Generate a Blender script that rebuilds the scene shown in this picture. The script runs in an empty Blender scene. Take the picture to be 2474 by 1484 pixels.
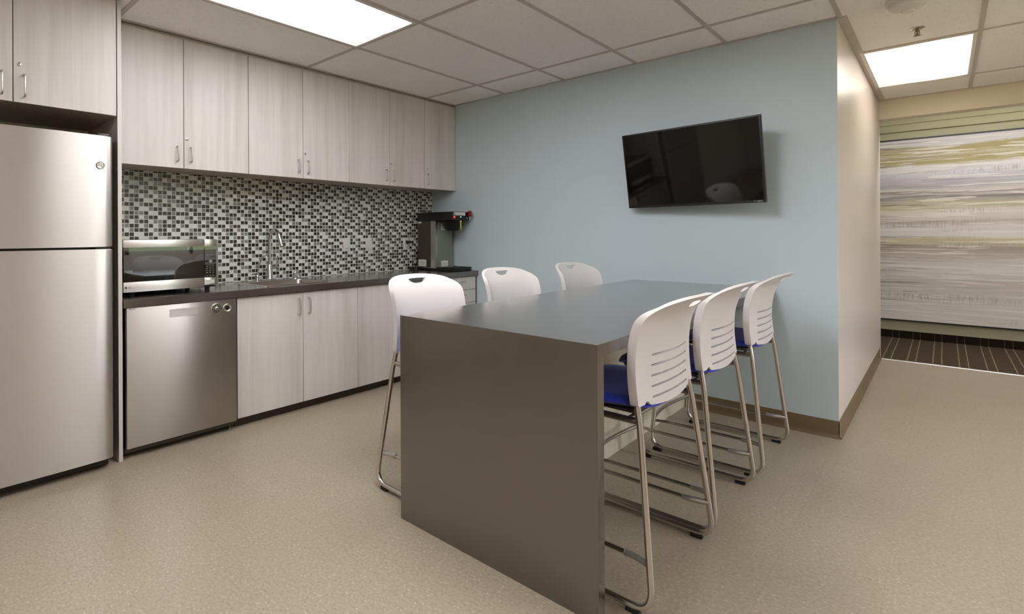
import bpy, bmesh, math, random
from mathutils import Vector, Matrix, Quaternion

random.seed(7)
SC = bpy.context.scene
COL = SC.collection
PI = math.pi

# ------------------------------------------------------------------ helpers
def V(*a): return Vector(a)

def bm_new(): return bmesh.new()

def add_box(bm, x0, x1, y0, y1, z0, z1, bev=0.0, seg=2, mi=0):
    if x0 > x1: x0, x1 = x1, x0
    if y0 > y1: y0, y1 = y1, y0
    if z0 > z1: z0, z1 = z1, z0
    t = bmesh.new()
    vs = [t.verts.new((x, y, z)) for x in (x0, x1) for y in (y0, y1) for z in (z0, z1)]
    for f in ((0,1,3,2),(4,6,7,5),(0,4,5,1),(2,3,7,6),(0,2,6,4),(1,5,7,3)):
        t.faces.new([vs[i] for i in f])
    if bev > 0:
        b = min(bev, .49*min(x1-x0, y1-y0, z1-z0))
        bmesh.ops.bevel(t, geom=list(t.edges), offset=b, segments=seg, profile=.5, affect='EDGES')
    merge(bm, t, mi)

def merge(bm, t, mi=None, mat=None):
    """append bmesh t to bm, free t"""
    t.verts.ensure_lookup_table()
    mp = {}
    for v in t.verts:
        mp[v] = bm.verts.new(mat @ v.co if mat else v.co)
    for f in t.faces:
        try:
            nf = bm.faces.new([mp[v] for v in f.verts])
            nf.material_index = f.material_index if mi is None else mi
            nf.smooth = f.smooth
        except ValueError:
            pass
    t.free()

def fillet(pts, r, seg=6):
    """rounded polyline; r may be a number or list per corner"""
    pts = [Vector(p) for p in pts]
    out = [pts[0]]
    for i in range(1, len(pts)-1):
        rr = r[i-1] if isinstance(r, (list, tuple)) else r
        a, b, c = pts[i-1], pts[i], pts[i+1]
        d1 = (a-b); d2 = (c-b)
        l = min(rr, d1.length*.48, d2.length*.48)
        d1.normalize(); d2.normalize()
        p0, p2 = b+d1*l, b+d2*l
        for k in range(seg+1):
            t = k/seg
            out.append(p0*(1-t)**2 + b*2*t*(1-t) + p2*t*t)
    out.append(pts[-1])
    return out

def add_tube(bm, pts, r, n=10, mi=0, cap=True, cyclic=False):
    pts = [Vector(p) for p in pts]
    m = len(pts)
    rad = r if isinstance(r, (list, tuple)) else [r]*m
    tang = []
    for i in range(m):
        if cyclic:
            t = pts[(i+1) % m]-pts[i-1]
        else:
            t = pts[min(i+1, m-1)]-pts[max(i-1, 0)]
        tang.append(t.normalized())
    up = Vector((0,0,1)) if abs(tang[0].z) < .9 else Vector((1,0,0))
    nrm = (up - tang[0]*up.dot(tang[0])).normalized()
    rings = []
    for i in range(m):
        if i:
            q = tang[i-1].rotation_difference(tang[i])
            nrm = q @ nrm
            nrm = (nrm - tang[i]*nrm.dot(tang[i])).normalized()
        bn = tang[i].cross(nrm)
        rings.append([bm.verts.new(pts[i] + (nrm*math.cos(2*PI*k/n) + bn*math.sin(2*PI*k/n))*rad[i]) for k in range(n)])
    rng = m if cyclic else m-1
    for i in range(rng):
        a, b = rings[i], rings[(i+1) % m]
        for k in range(n):
            f = bm.faces.new((a[k], a[(k+1) % n], b[(k+1) % n], b[k]))
            f.smooth = True; f.material_index = mi
    if cap and not cyclic:
        f = bm.faces.new(list(reversed(rings[0]))); f.material_index = mi
        f = bm.faces.new(rings[-1]); f.material_index = mi

def add_lathe(bm, prof, center=(0,0,0), axis='z', n=24, mi=0, smooth=True):
    """prof = list of (radius, height) along the axis"""
    c = Vector(center)
    def P(r, h, a):
        u, w = r*math.cos(a), r*math.sin(a)
        if axis == 'z': return c+Vector((u, w, h))
        if axis == 'x': return c+Vector((h, u, w))
        return c+Vector((w, h, u))
    rings = []
    for r, h in prof:
        if r < 1e-6: rings.append([bm.verts.new(P(0, h, 0))])
        else: rings.append([bm.verts.new(P(r, h, 2*PI*k/n)) for k in range(n)])
    for a, b in zip(rings, rings[1:]):
        for k in range(n):
            k2 = (k+1) % n
            if len(a) == 1 and len(b) == 1: continue
            if len(a) == 1: vs = (a[0], b[k], b[k2])
            elif len(b) == 1: vs = (a[k], b[0], a[k2])
            else: vs = (a[k], b[k], b[k2], a[k2])
            f = bm.faces.new(vs); f.material_index = mi; f.smooth = smooth

def add_quad(bm, p, mi=0):
    f = bm.faces.new([bm.verts.new(q) for q in p]); f.material_index = mi
    return f

def add_prism(bm, outline, h0, h1, axis='x', mi=0):
    """outline: list of 2D points; extruded along axis between h0 and h1"""
    def P(a, b, h):
        if axis == 'x': return (h, a, b)
        if axis == 'y': return (a, h, b)
        return (a, b, h)
    A = [bm.verts.new(P(a, b, h0)) for a, b in outline]
    B = [bm.verts.new(P(a, b, h1)) for a, b in outline]
    n = len(A)
    for f in (bm.faces.new(list(reversed(A))), bm.faces.new(B)): f.material_index = mi
    for k in range(n):
        f = bm.faces.new((A[k], A[(k+1) % n], B[(k+1) % n], B[k])); f.material_index = mi

def rrect(a0, a1, b0, b1, r, n=6):
    out = []
    for cx, cy, s in ((a1-r, b1-r, 0), (a0+r, b1-r, 1), (a0+r, b0+r, 2), (a1-r, b0+r, 3)):
        for k in range(n+1):
            t = s*PI/2 + k/n*PI/2
            out.append((cx+r*math.cos(t), cy+r*math.sin(t)))
    return out

def wloc(o):
    l = Vector(o.location)
    while o.parent:
        o = o.parent; l += Vector(o.location)
    return l

def obj(name, bm, mats, parent=None, world=True, smooth_angle=40, label=None):
    """link bm as one mesh object; coordinates are world unless world=False"""
    bmesh.ops.recalc_face_normals(bm, faces=list(bm.faces))
    if parent is not None and world:
        bmesh.ops.translate(bm, verts=list(bm.verts), vec=-wloc(parent))
    me = bpy.data.meshes.new(name)
    bm.to_mesh(me); bm.free()
    if not isinstance(mats, (list, tuple)): mats = [mats]
    for m in mats: me.materials.append(m)
    if smooth_angle:
        for p in me.polygons: p.use_smooth = True
        me.set_sharp_from_angle(angle=math.radians(smooth_angle))
    o = bpy.data.objects.new(name, me)
    COL.objects.link(o)
    if parent is not None: o.parent = parent
    if label: o['label'] = label
    return o

def thing(name, label, cat, loc=(0,0,0), rotz=0, group=None):
    o = bpy.data.objects.new(name, None)
    o.empty_display_size = .1
    COL.objects.link(o)
    o.location = loc; o.rotation_euler = (0, 0, rotz)
    o['label'] = label; o['category'] = cat
    if group: o['group'] = group
    return o

def tag(o, label, cat, group=None):
    o['label'] = label; o['category'] = cat
    if group: o['group'] = group
    return o

def struct(name, bm, mats, label=None, smooth_angle=30):
    o = obj(name, bm, mats, None, smooth_angle=smooth_angle)
    o['kind'] = 'structure'
    if label: o['label'] = label
    return o

def copy_tree(o, parent=None):
    c = o.copy(); COL.objects.link(c)
    if parent is not None: c.parent = parent
    for ch in [x for x in COL.objects if x.parent is o]:
        copy_tree(ch, c)
    return c

def text_bm(s, size, depth=.0006):
    cu = bpy.data.curves.new('t', 'FONT')
    cu.body = s; cu.size = size; cu.extrude = depth/2
    cu.align_x = 'CENTER'; cu.align_y = 'CENTER'
    to = bpy.data.objects.new('t', cu); COL.objects.link(to)
    bpy.context.view_layer.update()
    me = bpy.data.meshes.new_from_object(to.evaluated_get(bpy.context.evaluated_depsgraph_get()))
    b = bmesh.new(); b.from_mesh(me)
    bpy.data.objects.remove(to); bpy.data.curves.remove(cu); bpy.data.meshes.remove(me)
    return b

# text facing +x (reading along +y), facing -y (reading along +x)
M_PX = Matrix(((0,0,1,0),(1,0,0,0),(0,1,0,0),(0,0,0,1)))
M_NY = Matrix(((1,0,0,0),(0,0,-1,0),(0,1,0,0),(0,0,0,1)))

def put_text(bm, s, size, pos, face, mi=0, sx=1.0, depth=.0006, bold=0):
    t = text_bm(s, size, depth)
    m = Matrix.Translation(pos) @ face @ Matrix.Diagonal((sx, 1, 1, 1))
    merge(bm, t, mi, m)

# ------------------------------------------------------------------ materials
def lin(r, g, b):
    f = lambda c: (c/255/12.92) if c <= 10.31 else ((c/255+.055)/1.055)**2.4
    return (f(r), f(g), f(b), 1)

class NT:
    def __init__(s, name):
        s.m = bpy.data.materials.new(name); s.m.use_nodes = True
        s.t = s.m.node_tree; s.n = s.t.nodes; s.l = s.t.links
        s.b = s.n['Principled BSDF']
    def node(s, typ, **kw):
        x = s.n.new(typ)
        for k, v in kw.items():
            if k.startswith('_'): setattr(x, k[1:], v)
            else: x.inputs[k.replace('__', ' ')].default_value = v
        return x
    def link(s, a, b): s.l.new(a, b)
    def setp(s, **kw):
        for k, v in kw.items(): s.b.inputs[k.replace('__', ' ')].default_value = v
    def pos(s):
        return s.node('ShaderNodeNewGeometry').outputs['Position']
    def mapped(s, scale=(1,1,1), loc=(0,0,0), src=None):
        mp = s.node('ShaderNodeMapping')
        mp.inputs['Scale'].default_value = scale; mp.inputs['Location'].default_value = loc
        s.link(src or s.pos(), mp.inputs['Vector'])
        return mp.outputs['Vector']
    def noise(s, vec, scale=5, detail=2, rough=.5):
        x = s.node('ShaderNodeTexNoise', Scale=scale, Detail=detail, Roughness=rough)
        s.link(vec, x.inputs['Vector']); return x
    def ramp(s, fac, stops, interp='LINEAR'):
        r = s.node('ShaderNodeValToRGB'); r.color_ramp.interpolation = interp
        e = r.color_ramp.elements
        while len(e) > 1: e.remove(e[0])
        e[0].position, e[0].color = stops[0]
        for p, c in stops[1:]:
            x = e.new(p); x.color = c
        s.link(fac, r.inputs['Fac']); return r.outputs['Color']
    def mix(s, fac, a, b, typ='MIX'):
        x = s.node('ShaderNodeMix', _data_type='RGBA', _blend_type=typ)
        for v, i in ((fac, 0), (a, 6), (b, 7)):
            if hasattr(v, 'links') or isinstance(v, bpy.types.NodeSocket): s.link(v, x.inputs[i])
            else: x.inputs[i].default_value = v
        return x.outputs[2]
    def math(s, op, a, b=None, c=None):
        x = s.node('ShaderNodeMath', _operation=op)
        for i, v in enumerate((a, b, c)):
            if v is None: continue
            if isinstance(v, bpy.types.NodeSocket): s.link(v, x.inputs[i])
            else: x.inputs[i].default_value = v
        return x.outputs[0]
    def bump(s, h, strength=.2, dist=.002):
        b = s.node('ShaderNodeBump', Strength=strength, Distance=dist)
        s.link(h, b.inputs['Height']); s.link(b.outputs['Normal'], s.b.inputs['Normal'])

def plain(name, col, rough=.5, metal=0, spec=.5, **kw):
    n = NT(name)
    n.setp(Base__Color=col, Roughness=rough, Metallic=metal, **{'Specular__IOR__Level': spec})
    n.setp(**kw)
    return n.m

def painted(name, col, rough=.5, spec=.4, scale=220, st=.06):
    n = NT(name); n.setp(Base__Color=col, Roughness=rough, **{'Specular__IOR__Level': spec})
    x = n.noise(n.pos(), scale, 3); n.bump(x.outputs['Fac'], st, .001)
    return n.m

def emit(name, col, s):
    n = NT(name); n.setp(Base__Color=(0,0,0,1), Emission__Color=col, Emission__Strength=s, Roughness=.5)
    return n.m

M = {}
M['blue'] = painted('blue_wall_paint', lin(196,209,215), .42, .35)
M['cream'] = painted('cream_wall_paint', lin(216,205,196), .33, .5)
M['olive'] = painted('pale_olive_wall_paint', lin(184,180,150), .55, .3)
M['beige'] = painted('beige_wall_paint', lin(226,219,208), .5, .3)
M['hdr'] = painted('pale_cream_header_paint', lin(224,213,190), .5, .3)
M['rubber'] = plain('brown_rubber_base', lin(112,92,66), .42)
M['kick'] = plain('dark_kick', lin(62,54,46), .5)
M['white_pl'] = plain('white_plastic', lin(216,210,207), .45)
M['chrome'] = plain('chrome', lin(215,213,210), .12, 1)
M['nickel'] = plain('brushed_nickel', lin(200,195,188), .28, 1)
M['tube'] = plain('satin_steel_tube', lin(206,199,191), .25, 1)
M['black'] = plain('black_plastic', lin(20,19,19), .4)
M['black_gl'] = plain('black_gloss', lin(12,12,11), .03, 0, 1.0, Coat__Weight=1, Coat__IOR=1.65, Coat__Roughness=.02)
M['rubber_bk'] = plain('black_rubber', lin(22,20,19), .7)
M['grey_pl'] = plain('grey_plastic', lin(120,118,114), .45)
M['dark'] = plain('dark_gap', lin(46,40,36), .6)
M['darkgrey'] = plain('dark_grey_enamel', lin(74,68,64), .4)
M['red'] = plain('red_plastic', lin(150,22,22), .4)
M['yellow'] = plain('yellow_plastic', lin(214,220,40), .5)
M['paper'] = plain('white_label', lin(225,222,216), .6)
M['ink'] = plain('dark_print', lin(70,68,68), .6)
M['silver_print'] = plain('silver_print', lin(205,203,200), .35, .6)
M['led_red'] = emit('red_indicator', (1,.05,.02,1), 1.1)
M['led_green'] = emit('green_indicator', (.25,1,.65,1), .6)
M['tbar'] = plain('ceiling_grid_metal', lin(196,188,181), .5)
M['trimwhite'] = plain('white_enamel', lin(232,228,222), .4)
M['clear'] = plain('clear_sleeve', (.9,.9,.88,1), .15, 0, .5, Transmission__Weight=.85, IOR=1.45)
M['sprink'] = plain('brass_steel', lin(150,130,118), .3, 1)
M['white_shade'] = plain('ivory_plastic', lin(228,222,214), .45)

# whitewashed laminate, vertical grain
def laminate(name, c1, c2, c3):
    n = NT(name)
    v = n.mapped((26, 26, 1.1))
    a = n.noise(v, 1.0, 5, .62)
    v2 = n.mapped((5, 5, .35), (3,1,7))
    b = n.noise(v2, 1.0, 3, .5)
    f = n.math('ADD', n.math('MULTIPLY', a.outputs['Fac'], .55), n.math('MULTIPLY', b.outputs['Fac'], .45))
    col = n.ramp(f, [(.34, c3), (.47, c2), (.62, c1)])
    n.link(col, n.b.inputs['Base Color'])
    n.setp(Roughness=.42, **{'Specular__IOR__Level': .4})
    n.bump(a.outputs['Fac'], .04, .001)
    return n.m
M['lam'] = laminate('whitewashed_wood_laminate', lin(215,209,203), lin(207,200,194), lin(196,188,181))
M['cream_lam'] = laminate('cream_laminate', lin(222,214,190), lin(214,205,180), lin(202,192,166))
M['lam_in'] = plain('shelf_underside_laminate', lin(196,188,172), .5)

# brown-grey stone look laminate
def stone(name, c1, c2, rough):
    n = NT(name)
    a = n.noise(n.pos(), 9, 5, .6)
    b = n.noise(n.pos(), 260, 2, .5)
    f = n.math('ADD', n.math('MULTIPLY', a.outputs['Fac'], .7), n.math('MULTIPLY', b.outputs['Fac'], .3))
    n.link(n.ramp(f, [(.35, c1), (.65, c2)]), n.b.inputs['Base Color'])
    n.setp(Roughness=rough, Coat__Weight=1, Coat__Roughness=.22, Coat__IOR=2.1, **{'Specular__IOR__Level': .9})
    return n.m
M['brown'] = stone('dark_brown_laminate', lin(48,37,29), lin(58,46,37), .22)

def steel(name, col, rough, zs, ys, st=.12, an=.92):
    n = NT(name)
    n.setp(Base__Color=col, Metallic=1, Roughness=rough, Anisotropic=an, Anisotropic__Rotation=.25)
    tg = n.node('ShaderNodeCombineXYZ'); tg.inputs[1].default_value = 1.0
    n.link(tg.outputs[0], n.b.inputs['Tangent'])
    v = n.mapped((ys, ys, zs))
    a = n.noise(v, 1, 3, .6)
    n.link(n.math('MULTIPLY_ADD', a.outputs['Fac'], .06, rough-.03), n.b.inputs['Roughness'])
    b = n.noise(n.mapped((2.2, 2.2, 1.4)), 1, 2)
    n.link(n.mix(n.math('MULTIPLY', b.outputs['Fac'], .25), col, (col[0]*.86, col[1]*.86, col[2]*.86, 1)), n.b.inputs['Base Color'])
    return n.m
M['steel'] = steel('brushed_stainless', lin(200,194,189), .34, 900, 6)
M['steel_dw'] = steel('satin_stainless', lin(190,184,178), .36, 700, 6, .08)
M['steel_mw'] = steel('microwave_stainless', lin(218,214,208), .3, 800, 6, .06)
M['sinksteel'] = steel('sink_stainless', lin(196,190,182), .3, 300, 8, .05)

# blue fabric
def fabric():
    n = NT('royal_blue_upholstery')
    a = n.noise(n.pos(), 700, 2, .6)
    n.link(n.ramp(a.outputs['Fac'], [(.3, lin(34,46,160)), (.7, lin(54,70,204))]), n.b.inputs['Base Color'])
    n.setp(Roughness=.55, Sheen__Weight=.3, **{'Specular__IOR__Level': .35})
    n.bump(a.outputs['Fac'], .15, .001)
    return n.m
M['fabric'] = fabric()

# vinyl composition floor tile
def vct():
    n = NT('speckled_vinyl_tile')
    p = n.pos()
    a = n.noise(n.mapped((70, 110, 1)), 1, 3, .7)
    b = n.noise(n.mapped((1.1, 1.1, 1)), 1, 3, .55)
    base = n.ramp(a.outputs['Fac'], [(.30, lin(148,135,116)), (.5, lin(166,152,132)), (.72, lin(180,167,148))])
    base = n.mix(n.math('MULTIPLY', b.outputs['Fac'], .35), base, lin(152,140,118))
    # light chips
    vo = n.node('ShaderNodeTexVoronoi', Scale=1.0); n.link(n.mapped((55, 90, 1), (3,5,0)), vo.inputs['Vector'])
    wn = n.node('ShaderNodeTexWhiteNoise'); n.link(vo.outputs['Position'], wn.inputs['Vector'])
    chip = n.math('MULTIPLY', n.math('LESS_THAN', vo.outputs['Distance'], .23), n.math('GREATER_THAN', wn.outputs['Value'], .72))
    base = n.mix(n.math('MULTIPLY', chip, .5), base, lin(206,197,182))
    vo2 = n.node('ShaderNodeTexVoronoi', Scale=1.0); n.link(n.mapped((40, 62, 1), (13,1,0)), vo2.inputs['Vector'])
    wn2 = n.node('ShaderNodeTexWhiteNoise'); n.link(vo2.outputs['Position'], wn2.inputs['Vector'])
    chip2 = n.math('MULTIPLY', n.math('LESS_THAN', vo2.outputs['Distance'], .25), n.math('GREATER_THAN', wn2.outputs['Value'], .75))
    base = n.mix(n.math('MULTIPLY', chip2, .3), base, lin(126,112,94))
    # tile seams and slight tone change from tile to tile
    sx = n.node('ShaderNodeSeparateXYZ'); n.link(p, sx.inputs[0])
    fx = n.math('DIVIDE', n.math('ADD', sx.outputs[0], 50.06), .3048); fy = n.math('DIVIDE', n.math('ADD', sx.outputs[1], 50.1), .3048)
    ex = n.math('ABSOLUTE', n.math('SUBTRACT', n.math('FRACT', fx), .5)); ey = n.math('ABSOLUTE', n.math('SUBTRACT', n.math('FRACT', fy), .5))
    seam = n.math('GREATER_THAN', n.math('MAXIMUM', ex, ey), .4975)
    cb = n.node('ShaderNodeCombineXYZ'); n.link(n.math('FLOOR', fx), cb.inputs[0]); n.link(n.math('FLOOR', fy), cb.inputs[1])
    tw = n.node('ShaderNodeTexWhiteNoise'); n.link(cb.outputs[0], tw.inputs['Vector'])
    base = n.mix(n.math('MULTIPLY', tw.outputs['Value'], .14), base, lin(138,126,106))
    base = n.mix(n.math('MULTIPLY', seam, .28), base, lin(112,100,84))
    n.link(base, n.b.inputs['Base Color'])
    n.setp(**{'Specular__IOR__Level': .45})
    n.link(n.math('MULTIPLY_ADD', b.outputs['Fac'], .16, .24), n.b.inputs['Roughness'])
    n.bump(n.noise(n.mapped((28, 28, 1)), 1, 2).outputs['Fac'], .05, .002)
    return n.m
M['vct'] = vct()

# mosaic tile
def mosaic():
    n = NT('glass_mosaic_tile')
    P0 = .0275
    sx = n.node('ShaderNodeSeparateXYZ'); n.link(n.pos(), sx.inputs[0])
    u = n.math('DIVIDE', n.math('ADD', sx.outputs[1], 2.7035), P0)
    w = n.math('DIVIDE', n.math('SUBTRACT', sx.outputs[2], 1.6035-P0*40), P0)
    iu, iw = n.math('FLOOR', u), n.math('FLOOR', w)
    eu = n.math('ABSOLUTE', n.math('SUBTRACT', n.math('FRACT', u), .5)); ew = n.math('ABSOLUTE', n.math('SUBTRACT', n.math('FRACT', w), .5))
    grout = n.math('GREATER_THAN', n.math('MAXIMUM', eu, ew), .427)
    cb = n.node('ShaderNodeCombineXYZ'); n.link(iu, cb.inputs[0]); n.link(iw, cb.inputs[1])
    wn = n.node('ShaderNodeTexWhiteNoise'); n.link(cb.outputs[0], wn.inputs['Vector'])
    seq = n.math('ADD', n.math('MULTIPLY', iu, .7548777), n.math('MULTIPLY', iw, .5698403))
    seq = n.math('ADD', seq, n.math('MULTIPLY', wn.outputs['Value'], .24))
    h = n.math('FRACT', seq)
    white, grey, dark = lin(214,217,208), lin(132,129,124), lin(38,31,30)
    wn2 = n.node('ShaderNodeTexWhiteNoise', _noise_dimensions='3D')
    n.link(n.mapped((1,1,1), (17,5,3), cb.outputs[0]), wn2.inputs['Vector'])
    dk = n.mix(wn2.outputs['Value'], lin(22,19,19), lin(62,52,48))
    stripes = n.node('ShaderNodeTexWave', _wave_type='BANDS', _bands_direction='Y', Scale=75.0, Distortion=0.0)
    n.link(n.pos(), stripes.inputs['Vector'])
    gr = n.mix(stripes.outputs['Fac'], lin(120,116,111), lin(145,142,138))
    gr = n.mix(n.math('MULTIPLY', wn2.outputs['Value'], .35), gr, lin(124,112,110))
    wh = n.mix(wn2.outputs['Value'], lin(206,209,199), lin(222,224,217))
    c = n.mix(n.math('GREATER_THAN', h, .465), dk, gr)
    c = n.mix(n.math('GREATER_THAN', h, .695), c, wh)
    c = n.mix(grout, c, lin(212,208,200))
    n.link(c, n.b.inputs['Base Color'])
    n.link(n.math('MULTIPLY_ADD', grout, .45, .24), n.b.inputs['Roughness'])
    n.bump(n.math('SUBTRACT', 1.0, grout), .25, .001)
    return n.m
M['mosaic'] = mosaic()

# acoustic ceiling tile
def acoustic():
    n = NT('acoustic_ceiling_tile')
    a = n.noise(n.mapped((130, 60, 1)), 1, 3, .7)
    b = n.noise(n.pos(), 420, 2)
    pit = n.ramp(a.outputs['Fac'], [(.0, (0,0,0,1)), (.34, (0,0,0,1)), (.40, (1,1,1,1))])
    col = n.mix(pit, lin(230,225,220), lin(250,247,244))
    n.link(col, n.b.inputs['Base Color'])
    n.setp(Roughness=.9, **{'Specular__IOR__Level': .15})
    n.bump(n.math('ADD', pit, n.math('MULTIPLY', b.outputs['Fac'], .4)), .25, .002)
    return n.m
M['acoustic'] = acoustic()

# striped carpet
def carpet(name, base1, base2, stripe, dark=False):
    n = NT(name)
    a = n.noise(n.mapped((60, 320, 200)), 1, 3, .7)
    col = n.ramp(a.outputs['Fac'], [(.3, base1), (.7, base2)])
    sx = n.node('ShaderNodeSeparateXYZ'); n.link(n.pos(), sx.inputs[0])
    wob = n.math('MULTIPLY', n.noise(n.mapped((4, 12, 12)), 1, 2).outputs['Fac'], .010)
    f = n.math('FRACT', n.math('DIVIDE', n.math('ADD', n.math('ADD', sx.outputs[0], wob), 40.03), .178))
    s1 = n.math('LESS_THAN', f, .045)
    s2 = n.math('LESS_THAN', n.math('ABSOLUTE', n.math('SUBTRACT', f, .36)), .022)
    s = n.math('MULTIPLY', n.math('MAXIMUM', s1, s2), .5 if not dark else .3)
    col = n.mix(s, col, stripe)
    n.link(col, n.b.inputs['Base Color'])
    n.setp(Roughness=.95, **{'Specular__IOR__Level': .1})
    n.bump(a.outputs['Fac'], .6, .004)
    return n.m
M['carpet'] = carpet('striped_brown_carpet', lin(58,47,38), lin(96,82,66), lin(178,164,126))
M['carpet_base'] = carpet('carpet_base_strip', lin(22,17,13), lin(44,34,25), lin(110,94,66), True)

# abstract brush stroke canvas
def canvas():
    n = NT('brushed_stripe_canvas')
    sx = n.node('ShaderNodeSeparateXYZ'); n.link(n.pos(), sx.inputs[0])
    x, z = sx.outputs[0], sx.outputs[2]
    wob = n.noise(n.mapped((1.6, 1, 5)), 1, 4, .6)
    zz = n.math('ADD', z, n.math('MULTIPLY', n.math('SUBTRACT', wob.outputs['Fac'], .5), .13))
    t = n.math('DIVIDE', n.math('SUBTRACT', zz, .20), 2.03)
    W, G, L = lin(214,208,202), lin(172,163,152), lin(190,184,188)
    O, D, T = lin(158,146,96), lin(92,82,76), lin(196,186,168)
    P = lin(226,221,217)
    tops = [(0,(205,201,203)),(.045,(206,202,202)),(.055,(172,158,112)),(.085,(168,153,106)),(.10,(196,186,158)),(.112,(166,150,100)),(.145,(176,164,122)),(.16,(222,218,216)),(.20,(206,203,208)),
            (.235,(180,177,184)),(.265,(176,172,174)),(.285,(210,202,194)),(.30,(150,142,138)),(.312,(200,192,184)),(.325,(132,124,120)),(.345,(176,168,158)),(.355,(186,176,146)),(.38,(190,180,150)),
            (.395,(216,208,198)),(.44,(210,201,192)),(.455,(190,178,170)),(.475,(214,207,201)),(.53,(220,214,210)),(.545,(200,188,150)),(.565,(196,186,160)),(.59,(170,158,146)),(.62,(180,169,155)),(.65,(196,186,176)),
            (.70,(218,213,210)),(.775,(198,190,180)),(.83,(205,197,189)),(.90,(216,209,203))]
    stops = [(1-a, lin(*c)) for a, c in reversed(tops)]
    # ramp holds at most 32 stops
    col = n.ramp(t, stops[:32])
    st = n.noise(n.mapped((1.2, 1, 70), (2,0,1)), 1, 5, .68)
    col = n.mix(n.math('MULTIPLY', n.ramp(st.outputs['Fac'], [(.53, (0,0,0,1)), (.64, (1,1,1,1))]), .6), col, lin(228,223,219))
    st2 = n.noise(n.mapped((.9, 1, 46), (9,0,4)), 1, 5, .66)
    col = n.mix(n.math('MULTIPLY', n.ramp(st2.outputs['Fac'], [(.55, (0,0,0,1)), (.68, (1,1,1,1))]), n.math('MAXIMUM', .12, n.math('MULTIPLY_ADD', x, -.55, 2.1))), col, lin(118,106,96))
    # crisp loaded-brush strokes
    for k, (sc_, lo, cc) in enumerate((((1.1, 1, 30), .585, lin(232,226,220)), ((1.7, 1, 24), .60, lin(226,219,212)), ((1.3, 1, 42), .605, lin(104,93,86)))):
        nz = n.noise(n.mapped(sc_, (3.1+7*k, 0, 1.7+5*k)), 1, 3, .5)
        fac = n.ramp(nz.outputs['Fac'], [(lo, (0,0,0,1)), (lo+.018, (1,1,1,1))])
        if k == 2: fac = n.math('MULTIPLY', fac, n.math('MULTIPLY_ADD', x, -.75, 2.75))
        col = n.mix(n.math('MINIMUM', n.math('MAXIMUM', n.math('MULTIPLY', fac, .75), 0), .75), col, cc)
    # dry brush combing
    cb = n.noise(n.mapped((95, 1, 9)), 1, 2, .6)
    zone = n.noise(n.mapped((.8, 1, 9), (5,0,2)), 1, 2)
    zf = n.ramp(zone.outputs['Fac'], [(.55, (0,0,0,1)), (.66, (1,1,1,1))])
    cf = n.ramp(cb.outputs['Fac'], [(.5, (0,0,0,1)), (.6, (1,1,1,1))])
    col = n.mix(n.math('MULTIPLY', n.math('MULTIPLY', zf, cf), .45), col, lin(148,138,126))
    # warm paler drift to the right
    n.link(col, n.b.inputs['Base Color'])
    n.setp(Roughness=.5, **{'Specular__IOR__Level': .3})
    return n.m
M['canvas'] = canvas()

# glowing prismatic lens with brighter tube bands along the fixture
def lens(name, tubes, col_t, col_b, s, xc, base):
    n = NT(name)
    sx = n.node('ShaderNodeSeparateXYZ'); n.link(n.pos(), sx.inputs[0])
    f = None
    for t, wd in tubes:
        d = n.math('DIVIDE', n.math('ABSOLUTE', n.math('SUBTRACT', sx.outputs[0], xc+t)), wd)
        g = n.math('POWER', 2.718, n.math('MULTIPLY', n.math('MULTIPLY', d, d), -1))
        f = g if f is None else n.math('MAXIMUM', f, g)
    col = n.mix(f, col_b, col_t)
    n.setp(Base__Color=(.8,.8,.8,1), Roughness=.3)
    n.link(col, n.b.inputs['Emission Color'])
    n.link(n.math('MULTIPLY', n.math('MULTIPLY_ADD', f, 1-base, base), s), n.b.inputs['Emission Strength'])
    return n.m

# ------------------------------------------------------------------ dimensions
H = 2.442                     # ceiling
XW = -0.69                    # mosaic wall
XE = 2.672                    # end of the blue wall
GX0, GY0, GP, GL = .248, -.385, .6096, 1.2192

# ------------------------------------------------------------------ setting
b = bm_new(); add_box(b, -.9, 5.6, -6.3, 2.61, -.1, 0)
struct('floor', b, M['vct'], 'speckled beige vinyl tile floor')
b = bm_new(); add_box(b, -.9, 5.6, 2.64, 4.1, -.1, .004)
struct('floor_carpet', b, M['carpet'], 'dark brown striped carpet beyond the metal strip')
b = bm_new(); add_prism(b, [(2.605, -.05), (2.605, .001), (2.613, .006), (2.637, .006), (2.645, .004), (2.645, -.05)], XE-.02, 5.6, 'x')
struct('trim_1', b, M['nickel'], 'metal transition strip between vinyl and carpet')

# ceiling: acoustic tile slab and T-bar grid, with openings where the light fixtures sit
lights = [(0, -2, 'kitchen'), (4, 1, 'corridor'), (2, -2, None), (5, -3, None), (7, -1, None), (7, -3, None), (2, -4, None)]  # cells without a name take added, unseen fill fixtures
lit_cells = {(i, j) for i, j, _ in lights}
xs = [-.9] + [GX0+GP*k for k in range(-1, 9)] + [5.6]
ys = [-6.3] + [GY0+GL*k for k in range(-4, 3)] + [2.62]
b = bm_new()
for ix in range(len(xs)-1):
    for iy in range(len(ys)-1):
        cell = (ix-2, iy-5)
        if cell in lit_cells: continue
        if xs[ix+1] < XE and ys[iy] > 0: continue
        add_box(b, xs[ix], xs[ix+1], ys[iy], ys[iy+1], H, H+.02)
bars = bm_new()
for x in xs[1:-1]:
    y1 = 2.62 if x > XE+.1 else 0
    add_box(bars, x-.012, x+.012, -6.3, y1, H-.006, H+.001, mi=1)
for y in ys[1:-1]:
    add_box(bars, -.69 if y < 0 else XE, 5.6, y-.012, y+.012, H-.005, H+.001, mi=1)
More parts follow.
